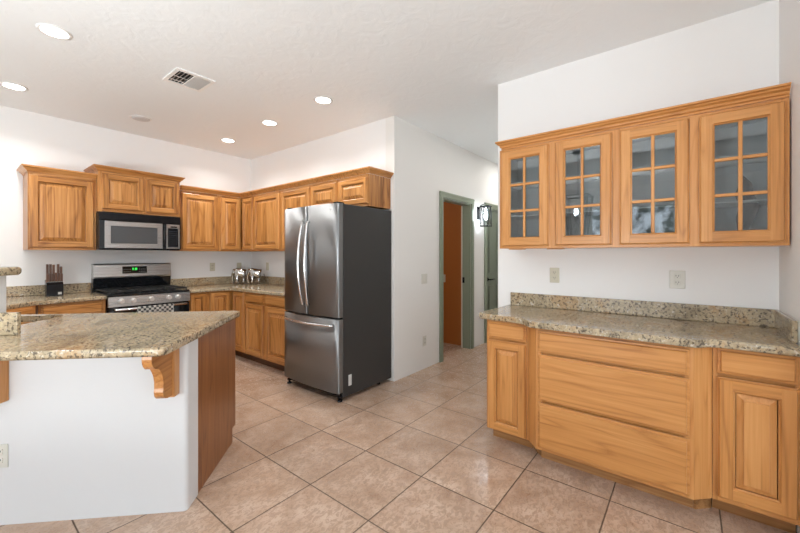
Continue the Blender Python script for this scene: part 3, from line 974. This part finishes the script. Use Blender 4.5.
# ------------------------------------------------------------------ ceiling fixtures
def can_light(x, y, label, on=True, r=0.088):
    t = thing('recessed_light', label, 'ceiling light', (x, y, CZ))
    bm = B_(); lathe(bm, [(r, -0.0005), (r, -0.006), (r - 0.012, -0.009), (r - 0.02, -0.006), (r - 0.02, -0.0005)], 0, 0, 32)
    obj('trim_ring', bm, M_trimw, t)
    bm = B_(); cyl(bm, (0, 0, -0.0045), (0, 0, -0.001), r - 0.0205, n=32); obj('lens', bm, M_lens if on else M_lensoff, t)
    l = bpy.data.lights.new('recessed_lamp', 'AREA'); l.shape = 'DISK'; l.size = 0.13; l.energy = 6.5; l.color = (1, 0.98, 0.95); l.spread = R(140)
    lo = bpy.data.objects.new('recessed_lamp', l); COL.objects.link(lo); lo.parent = t; lo.location = (0, 0, -0.012)


can_light(0.455, 3.25, 'lit recessed ceiling light, largest, at the top left corner')
can_light(0.385, 4.58, 'lit recessed ceiling light at the left edge near the back wall')
can_light(2.265, 4.60, 'lit recessed ceiling light nearest the kitchen inner corner')
can_light(2.25, 3.63, 'lit recessed ceiling light, middle of the right-hand row of three')
can_light(2.235, 2.70, 'lit recessed ceiling light nearest the hall, above the refrigerator side')
t = thing('ceiling_speaker', 'unlit round white ceiling disc above the microwave', 'ceiling fixture', (1.318, 4.59, CZ))
bm = B_(); lathe(bm, [(0.085, -0.0005), (0.082, -0.010), (0.06, -0.016), (0.0001, -0.018)], 0, 0, 32); obj('cover', bm, M_lensoff, t)
bm = B_(); lathe(bm, [(0.098, -0.0005), (0.096, -0.006), (0.086, -0.006), (0.086, -0.0005)], 0, 0, 32); obj('rim', bm, M_trimw, t)

t = thing('ceiling_vent', 'square white ceiling air vent with half dark and half white louvres', 'vent', (1.283, 3.27, CZ))
bm = B_()
W, Hh = 0.15, 0.155
for a in ((-W, -Hh, W, -Hh + 0.035), (-W, Hh - 0.035, W, Hh), (-W, -Hh + 0.035, -W + 0.03, Hh - 0.035), (W - 0.03, -Hh + 0.035, W, Hh - 0.035), (-0.006, -Hh + 0.035, 0.006, Hh - 0.035)):
    box(bm, a[0], a[1], -0.010, a[2], a[3], -0.0005, bev=0.002)
obj('frame', bm, M_trimw, t)
for yy in (-0.02, 0.06):
    bm = B_(); box(bm, -W + 0.03, yy - 0.004, -0.0145, -0.006, yy + 0.004, -0.0125); obj('crossbar', bm, M_trimw, t)
bm = B_(); box(bm, -W + 0.03, -Hh + 0.035, -0.002, W - 0.03, Hh - 0.035, -0.0008); obj('duct_opening', bm, M_gap, t)
for s in (-1, 1):
    for k in range(6 if s > 0 else 4):
        c = 0.0
        y0 = -Hh + 0.045 + k * 0.046
        bm = B_()
        tl = 0.030
        # slats lean one way on the left half and the other way on the right
        a0, a1 = (-W + 0.032, -0.008) if s < 0 else (0.008, W - 0.032)
        n_ = 6 if s > 0 else 4
        xk = a0 + (a1 - a0) * (k + 0.5) / n_
        dx = 0.0088 * (1 if s > 0 else -0.9)
        quad(bm, [(xk - dx, -Hh + 0.037, -0.003), (xk - dx, Hh - 0.037, -0.003), (xk + dx, Hh - 0.037, -0.013), (xk + dx, -Hh + 0.037, -0.013)])
        bmesh.ops.solidify(bm, geom=bm.faces[:], thickness=0.0015)
        obj('louvre', bm, M_trimw, t)

# ------------------------------------------------------------------ refrigerator (faces -X)
t = thing('refrigerator', 'stainless french-door refrigerator with charcoal sides beside the hall opening', 'refrigerator', (2.195, 3.275, 0), R(-90))
FW = 0.83


def bulge(x): return -0.03 * (1 - (2 * x / FW - 1) ** 2)


def fdoor(x0, x1, z0, z1, y0=0.055, n=12):
    bm = B_()
    r = 0.012
    xs = [x0 + (x1 - x0) * k / n for k in range(n + 1)]
    pl = [(x0, y0)] + [(x0, r + bulge(x0))] + [(x0 + 0.004, 0.004 + bulge(x0))]
    pl += [(x, bulge(x)) for x in xs[1:-1]]
    pl += [(x1 - 0.004, 0.004 + bulge(x1)), (x1, r + bulge(x1)), (x1, y0)]
    prism(bm, pl, z0, z1, bev=0.0)
    for f in bm.faces:
        if abs(f.normal.z) < 0.5 and abs(f.normal.x) < 0.6: f.smooth = True
    return bm


bm = B_(); box(bm, 0.004, 0.062, 0.035, FW - 0.004, 0.745, 1.795, bev=0.006); obj('body', bm, M_fside, t, label='charcoal grey body')
d1 = obj('door', fdoor(0.002, 0.412, 0.765, 1.795), M_steel_v, t)
d2 = obj('door', fdoor(0.417, 0.828, 0.765, 1.795), M_steel_v, t)
d3 = obj('freezer_drawer', fdoor(0.002, 0.828, 0.085, 0.748), M_steel_v, t)
bm = B_(); box(bm, 0.02, 0.035, 0.745, FW - 0.02, 0.06, 0.768); obj('gasket', bm, M_black, t)
for xx, dd, s in ((0.375, d1, -1), (0.455, d2, 1)):
    bm = B_()
    pts = []
    for k in range(21):
        q = k / 20
        yy = bulge(xx) - 0.018 - 0.045 * math.sin(PI * q) ** 0.8
        pts.append((xx + s * 0.012 * math.sin(PI * q), yy, 0.86 + q * 0.78))
    pts = [(xx, bulge(xx) + 0.004, 0.86)] + pts + [(xx, bulge(xx) + 0.004, 1.64)]
    tube(bm, pts, 0.013, 10); obj('handle', bm, M_hand, dd)
bm = B_()
pts = [(0.06 + 0.71 * k / 20, bulge(0.06 + 0.71 * k / 20) - 0.02 - 0.035 * math.sin(PI * k / 20) ** 0.8, 0.692) for k in range(21)]
pts = [(0.06, bulge(0.06) + 0.004, 0.692)] + pts + [(0.77, bulge(0.77) + 0.004, 0.692)]
tube(bm, pts, 0.013, 10); obj('handle', bm, M_hand, d3)
for xx in (0.03, 0.74):
    bm = B_(); box(bm, xx, 0.015, 1.796, xx + 0.06, 0.10, 1.812, bev=0.004); obj('hinge_cover', bm, M_black, t)
bm = B_(); box(bm, 0.03, 0.05, 0.036, FW - 0.03, 0.062, 0.084); obj('kick_grille', bm, M_black, t)
for xx in (0.03, FW - 0.03):
    bm = B_()
    cyl(bm, (xx, 0.045, 0.0), (xx, 0.045, 0.014), 0.024, 0.022); cyl(bm, (xx, 0.045, 0.014), (xx, 0.045, 0.05), 0.010)
    box(bm, xx - 0.018, 0.03, 0.03, xx + 0.018, 0.066, 0.05, bev=0.003)
    obj('foot', bm, M_black, t)
for xx in (0.06, FW - 0.06):
    bm = B_(); cyl(bm, (xx, 0.60, 0.0), (xx, 0.60, 0.036), 0.02); obj('rear_foot', bm, M_black, t)
bm = B_(); box(bm, FW - 0.0035, 0.125, 0.125, FW - 0.0025, 0.165, 0.225); obj('sticker', bm, M_label, t, label='pale paper sticker')
bm = B_(); box(bm, 0.70, bulge(0.74) - 0.0015, 1.735, 0.76, bulge(0.74) + 0.004, 1.743); obj('badge', bm, M_hand, d2)

# ------------------------------------------------------------------ range
t = thing('gas_range', 'stainless gas range with black cooktop and green clock on the backguard', 'range', (1.042, 4.60, 0))
RW = 0.768
bm = B_(); box(bm, 0, 0.035, 0.06, RW, 0.66, 0.902, bev=0.003); obj('body', bm, M_black, t)
bm = B_(); box(bm, -0.002, 0.0, 0.9025, RW + 0.002, 0.60, 0.922, bev=0.006); ck = obj('cooktop', bm, M_bgloss, t)
bm = B_(); extrude_profile(bm, [(0.034, 0.795), (-0.012, 0.795), (-0.002, 0.898), (0.034, 0.901)], 0.0, RW, 'YZ'); cp = obj('control_panel', bm, M_steel, t)
for xx in (0.108, 0.212, 0.375, 0.548, 0.640):
    bm = B_()
    cyl(bm, (xx, -0.006, 0.852), (xx, -0.012, 0.851), 0.027, n=24)
    cyl(bm, (xx, -0.012, 0.851), (xx, -0.038, 0.848), 0.024, 0.021, n=24)
    box(bm, xx - 0.003, -0.043, 0.833, xx + 0.003, -0.037, 0.864)
    obj('knob', bm, M_knob, cp)
bm = B_(); box(bm, 0.006, -0.008, 0.21, RW - 0.006, 0.034, 0.786, bev=0.006); od = obj('oven_door', bm, M_bgloss, t)
bm = B_(); box(bm, 0.10, -0.0105, 0.33, RW - 0.10, -0.0085, 0.66, bev=0.001); obj('oven_window', bm, M_win, od)
bm = B_(); tube(bm, [(0.05, -0.008, 0.768), (0.05, -0.05, 0.768), (RW - 0.05, -0.05, 0.768), (RW - 0.05, -0.008, 0.768)], 0.012, 10); obj('handle', bm, M_hand, od)
bm = B_(); box(bm, 0.006, -0.004, 0.07, RW - 0.006, 0.034, 0.20, bev=0.006); obj('storage_drawer', bm, M_steel, t)
bm = B_(); extrude_profile(bm, [(0.600, 0.91), (0.575, 1.065), (0.66, 1.065), (0.66, 0.91)], -0.002, RW + 0.002, 'YZ'); obj('backguard_base', bm, M_bgloss, t)
bm = B_()
extrude_profile(bm, [(0.570, 1.0655), (0.566, 1.08), (0.580, 1.215), (0.592, 1.228), (0.66, 1.228), (0.66, 1.0655)], -0.002, RW + 0.002, 'YZ')
bg_ = obj('backguard', bm, M_steel, t)
bm = B_(); extrude_profile(bm, [(0.5665, 1.112), (0.575, 1.195), (0.581, 1.195), (0.574, 1.112)], 0.262, 0.508, 'YZ'); dp = obj('display_panel', bm, M_bgloss, bg_)
# clock digits: segments
def seg(bm, x, s, z, ch):
    w_, h, t_ = 0.010, 0.011, 0.0022
    on = {'8': 'abcdefg', '3': 'abcdg', '0': 'abcdef', '1': 'bc'}[ch]
    P = {'a': (0, 2 * h, w_, 2 * h + t_), 'd': (0, 0, w_, t_), 'g': (0, h, w_, h + t_), 'b': (w_ - t_, h, w_, 2 * h), 'c': (w_ - t_, 0, w_, h), 'e': (0, 0, t_, h), 'f': (0, h, t_, 2 * h)}
    for k in on:
        a = P[k]
        box(bm, x + a[0], s, z + a[1], x + a[2], s + 0.004, z + a[3])
bm = B_()
seg(bm, 0.360, 0.5685, 1.151, '8'); seg(bm, 0.382, 0.5685, 1.151, '3'); seg(bm, 0.396, 0.5685, 1.151, '8')
for z in (1.158, 1.168): box(bm, 0.3745, 0.5685, z, 0.377, 0.5725, z + 0.003)
obj('clock_digits', bm, M_green_led, dp, label='green lit clock digits')
bm = B_()
for k in range(4):
    for s in (0.275, 0.425):
        for z in (1.130, 1.158):
            xx = s + k * 0.019
            yq = 0.5663 + (z - 1.112) * 0.103
            box(bm, xx, yq, z, xx + 0.008, yq + 0.003, z + 0.003)
obj('buttons', bm, M_label, dp)
for cx in (0.13, 0.384, 0.638):
    bm = B_()
    a0, a1 = cx - 0.118, cx + 0.118
    for y0_ in (0.05, 0.30, 0.55):
        box(bm, a0, y0_ - 0.006, 0.938, a1, y0_ + 0.006, 0.952)
    for xx in (a0 + 0.006, cx, a1 - 0.006):
        box(bm, xx - 0.006, 0.05, 0.938, xx + 0.006, 0.55, 0.952)
    for yy in (0.17, 0.43): box(bm, a0, yy - 0.005, 0.940, a1, yy + 0.005, 0.952)
    for xx in (a0 + 0.006, a1 - 0.006):
        for yy in (0.056, 0.544): box(bm, xx - 0.006, yy - 0.006, 0.9215, xx + 0.006, yy + 0.006, 0.938)
    g = obj('grate', bm, M_iron, ck)
    for yy in (0.17, 0.43):
        bm = B_(); cyl(bm, (cx, yy, 0.922), (cx, yy, 0.932), 0.04, n=20); cyl(bm, (cx, yy, 0.932), (cx, yy, 0.937), 0.028, n=20); obj('burner', bm, M_iron, ck)
for xx in (0.05, RW - 0.05):
    for yy in (0.08, 0.6):
        bm = B_(); cyl(bm, (xx, yy, 0), (xx, yy, 0.061), 0.018); obj('foot', bm, M_black, t)
# towel over the oven handle
bm = B_()
prof = [(-0.036, 0.58), (-0.0345, 0.70), (-0.036, 0.768)] + [(-0.05 + 0.0145 * math.cos(R(a)), 0.768 + 0.0145 * math.sin(R(a))) for a in range(15, 180, 20)] + [(-0.066, 0.768), (-0.068, 0.68), (-0.067, 0.60), (-0.070, 0.50)]
nx = 18
rows = []
for i in range(nx + 1):
    xx = 0.235 + 0.34 * i / nx
    rows.append([bm.verts.new((xx, yy + (0.004 * math.sin(i * 1.3) * max(0, (0.73 - zz)) * 6 if yy < -0.055 else 0), zz)) for yy, zz in prof])
for A, Bv in zip(rows, rows[1:]):
    for k in range(len(prof) - 1):
        f = bm.faces.new((A[k], A[k + 1], Bv[k + 1], Bv[k])); f.smooth = True
bmesh.ops.solidify(bm, geom=bm.faces[:], thickness=0.002)
tag(obj('dish_towel', bm, M_towel, loc=(1.042, 4.60, 0)), 'black and white checked dish towel over the oven door handle', 'towel')

# ------------------------------------------------------------------ microwave
t = thing('microwave', 'over-the-range black microwave with a stainless framed door', 'microwave', (1.022, 4.868, 1.385))
MW, MH = 0.786, 0.405
bm = B_(); box(bm, 0, 0.0, 0, MW, 0.395, MH, bev=0.006); obj('body', bm, M_black, t)
bm = B_(); box(bm, 0.002, -0.020, 0.318, MW - 0.002, -0.0005, MH - 0.002, bev=0.006)
for k in range(3): box(bm, 0.03, -0.0215, 0.338 + k * 0.018, MW - 0.03, -0.019, 0.343 + k * 0.018)
obj('vent_grille', bm, M_black, t)
bm = B_()
box(bm, 0.002, -0.020, 0.012, 0.046, -0.0005, 0.315, 1); box(bm, 0.588, -0.020, 0.012, 0.618, -0.0005, 0.315, 1)
rings_rect(bm, 0.046, 0.018, 0.588, 0.310, [(0, -0.001), (0, -0.022), (0.004, -0.026), (0.05, -0.026), (0.054, -0.020)], mv=0, mh=0, cap=False)
dr = obj('door', bm, [M_steel, M_bgloss], t)
bm = B_(); box(bm, 0.0995, -0.0215, 0.0715, 0.5345, -0.012, 0.2565); obj('door_window', bm, M_mwin, dr)
bm = B_(); tube(bm, [(0.604, -0.020, 0.05), (0.604, -0.040, 0.065), (0.604, -0.046, 0.165), (0.604, -0.040, 0.265), (0.604, -0.020, 0.28)], 0.009, 10); obj('handle', bm, M_bgloss, dr)
bm = B_(); box(bm, 0.622, -0.020, 0.012, MW - 0.002, -0.0005, 0.315, bev=0.003); pn = obj('control_panel', bm, M_bgloss, t)
bm = B_(); rings_rect(bm, 0.628, 0.020, 0.770, 0.308, [(0, -0.0205), (0, -0.024), (0.014, -0.024), (0.016, -0.0205)], cap=False, mh=0)
box(bm, 0.642, -0.0235, 0.262, 0.756, -0.0202, 0.296, 0)
obj('panel_trim', bm, M_steel, pn)
bm = B_(); box(bm, 0.672, -0.0245, 0.270, 0.742, -0.0236, 0.286); obj('display', bm, M_bgloss, pn)
bm = B_()
for i in range(4):
    for j in range(8):
        box(bm, 0.653 + i * 0.025, -0.0212, 0.048 + j * 0.025, 0.667 + i * 0.025, -0.0202, 0.053 + j * 0.025)
obj('keypad', bm, plain('keypad_print', (0.10, 0.10, 0.11), 0.4), pn)

# ------------------------------------------------------------------ knife block and knives
KX, KY, KZ = 0.708, 5.07, 0.9147
t = thing('knife_block', 'black knife block with a small pale logo on the left countertop', 'knife block', (KX, KY, KZ), R(0))
bm = B_(); extrude_profile(bm, [(-0.05, 0), (0.05, 0), (0.05, 0.16), (0.0, 0.165), (-0.05, 0.115)], -0.063, 0.063, 'YZ'); obj('block', bm, M_black, t)
bm = B_(); box(bm, 0.022, -0.052, 0.014, 0.05, -0.0502, 0.038); obj('logo', bm, M_label, t)
ks = [(-0.050, 0.0, 0.155), (-0.027, 0.0, 0.155), (-0.004, 0.0, 0.150), (0.030, 0.0, 0.155), (0.052, 0.0, 0.130),
      (-0.053, -0.028, 0.085), (-0.032, -0.028, 0.09), (-0.011, -0.028, 0.085), (0.010, -0.028, 0.095), (0.031, -0.028, 0.09), (0.052, -0.028, 0.085)]
lab = ['leftmost tall wooden-handled knife in the back row of the knife block', 'second tall wooden-handled knife from the left in the knife block back row',
       'third tall wooden-handled knife from the left in the knife block back row', 'tall wooden-handled knife right of the gap in the knife block',
       'rightmost wooden-handled knife in the knife block back row, slightly shorter']
for i, (dx, dy, h) in enumerate(ks):
    z = 0.166 if dy == 0 else 0.140
    k = thing('kitchen_knife', lab[i] if i < 5 else 'short dark wooden-handled knife in the front row of the knife block', 'knife',
              (KX + dx, KY + dy + 0.002, KZ + z), 0, 'tall knives in the block' if i < 5 else 'short knives in the block front row')
    bm = B_(); box(bm, -0.0098, -0.007, 0.006, 0.0098, 0.009, h, bev=0.003); obj('handle', bm, M_kn, k)
    bm = B_(); box(bm, -0.0095, -0.007, 0, 0.0095, 0.009, 0.006); obj('bolster', bm, M_chrome, k)

# ------------------------------------------------------------------ silver elephant-like ornaments
def skin_body(name, parent, verts, edges, radii, mat, sub=2):
    me = bpy.data.meshes.new(name); me.from_pydata(verts, edges, []); me.materials.append(mat)
    o = bpy.data.objects.new(name, me); COL.objects.link(o); o.parent = parent
    mod = o.modifiers.new('skin', 'SKIN'); mod.use_smooth_shade = True
    for v, r in zip(me.skin_vertices[0].data, radii): v.radius = (r, r)
    me.skin_vertices[0].data[0].use_root = True
    s = o.modifiers.new('sub', 'SUBSURF'); s.levels = sub; s.render_levels = sub
    return o


def elephant(loc, rz, s, label):
    t = thing('elephant_ornament', label, 'ornament', loc, rz, 'silver ornaments in the corner')
    # local: faces -x, legs along z
    V = [(0.02, 0, 0.135), (0.075, 0, 0.125), (-0.035, 0, 0.14), (-0.085, 0, 0.15), (-0.115, 0, 0.11), (-0.118, 0, 0.06), (-0.108, 0, 0.022), (-0.088, 0, 0.018)]
    Ed = [(0, 1), (0, 2), (2, 3), (3, 4), (4, 5), (5, 6), (6, 7)]
    Rr = [0.068, 0.055, 0.060, 0.045, 0.022, 0.015, 0.011, 0.009]
    for bx_, src in ((0.075, 1), (-0.035, 2)):
        for sy in (-1, 1):
            i = len(V)
            V += [(bx_, sy * 0.036, 0.075), (bx_ + 0.002, sy * 0.038, 0.012)]
            Ed += [(src, i), (i, i + 1)]
            Rr += [0.026, 0.022]
    V = [(v[0] * s * 0.78, v[1] * s, v[2] * s * 1.24) for v in V]
    b_ = skin_body('body', t, V, Ed, [r * s for r in Rr], M_chrome)
    for sy in (-1, 1):
        bm = B_()
        pts = [(-0.055, 0.185), (-0.02, 0.175), (-0.008, 0.13), (-0.03, 0.09), (-0.06, 0.105)]
        pts = [(a * s * 0.78, z * s * 1.24) for a, z in pts]
        extrude_profile(bm, pts, sy * 0.055 * s, sy * 0.063 * s, 'XZ')
        obj('ear', bm, M_chrome, b_)
    bm = B_(); tube(bm, [(0.125 * s, 0, 0.15 * s), (0.14 * s, 0, 0.11 * s), (0.138 * s, 0, 0.07 * s)], 0.006 * s, 8); obj('tail', bm, M_chrome, t)


elephant((2.615, 4.985, 0.9147), R(-32), 0.98, 'shiny silver elephant-shaped ornament in the counter corner, left of the pair')
elephant((2.745, 4.81, 0.9147), R(-32), 0.98, 'shiny silver elephant-shaped ornament in the counter corner, right of the pair')

# ------------------------------------------------------------------ hall lantern and pendant
def frame_lantern(t, w0, w1, zb, zt, ox=0, oy=0, r=0.006, mat=M_black):
    bm = B_()
    P0 = [(ox + sx * w0, oy + sy * w0, zb) for sx, sy in ((-1, -1), (1, -1), (1, 1), (-1, 1))]
    P1 = [(ox + sx * w1, oy + sy * w1, zt) for sx, sy in ((-1, -1), (1, -1), (1, 1), (-1, 1))]
    for i in range(4):
        j = (i + 1) % 4
        cyl(bm, P0[i], P1[i], r, n=8); cyl(bm, P0[i], P0[j], r, n=8); cyl(bm, P1[i], P1[j], r, n=8)
        cyl(bm, P0[i], P1[j], r * 0.45, n=6); cyl(bm, P0[j], P1[i], r * 0.45, n=6)
    return obj('cage', bm, mat, t)


t = thing('wall_lantern', 'lit black caged wall lantern between the doorway and the dark green door', 'lamp', (4.885, YH, 1.905))
bm = B_(); box(bm, -0.04, -0.016, -0.06, 0.04, -0.0005, 0.13, bev=0.004); obj('mounting_plate', bm, M_black, t)
bm = B_(); tube(bm, [(0, -0.014, 0.09), (0, -0.05, 0.15), (0, -0.125, 0.165), (0, -0.125, 0.135)], 0.007, 8); obj('arm', bm, M_black, t)
frame_lantern(t, 0.058, 0.052, -0.155, 0.12, 0, -0.125)
bm = B_(); prism(bm, [(-0.066, -0.191), (0.066, -0.191), (0.066, -0.059), (-0.066, -0.059)], 0.12, 0.132); obj('cap', bm, M_black, t)
bm = B_(); prism(bm, [(-0.065, -0.19), (0.065, -0.19), (0.065, -0.06), (-0.065, -0.06)], -0.167, -0.157); obj('bottom_plate', bm, M_black, t)
bm = B_(); cyl(bm, (0, -0.125, -0.15), (0, -0.125, 0.10), 0.040, n=20, cap=False); obj('glass', bm, M_lglass, t)
bm = B_(); lathe(bm, [(0.0001, -0.07), (0.014, -0.06), (0.022, -0.02), (0.02, 0.02), (0.012, 0.05), (0.012, 0.10)], 0, -0.125, 16); obj('bulb', bm, M_bulb, t)
l = bpy.data.lights.new('lantern_lamp', 'POINT'); l.energy = 12; l.color = (0.85, 0.94, 1.0); l.shadow_soft_size = 0.03
lo = bpy.data.objects.new('lantern_lamp', l); COL.objects.link(lo); lo.parent = t; lo.location = (0, -0.125, -0.02)

t = thing('pendant_lantern', 'black caged pendant lantern mirrored in the second glass cabinet door', 'lamp', (-0.33, 1.23, CZ))
bm = B_(); cyl(bm, (0, 0, -0.025), (0, 0, -0.0005), 0.065, n=24); obj('canopy', bm, M_black, t)
bm = B_(); tube(bm, [(0, 0, -0.025), (0, 0, -0.63)], 0.006, 8); obj('rod', bm, M_black, t)
frame_lantern(t, 0.10, 0.16, -1.22, -0.63, r=0.009)
for k in range(3):
    a = k * 2.1
    bm = B_(); cyl(bm, (0.05 * math.cos(a), 0.05 * math.sin(a), -0.98), (0.05 * math.cos(a), 0.05 * math.sin(a), -0.90), 0.010, n=10)
    obj('candle_sleeve', bm, M_black, t)
    bm = B_(); lathe(bm, [(0.006, -0.90), (0.018, -0.87), (0.015, -0.83), (0.0001, -0.79)], 0.05 * math.cos(a), 0.05 * math.sin(a), 12); obj('bulb', bm, M_bulb, t)
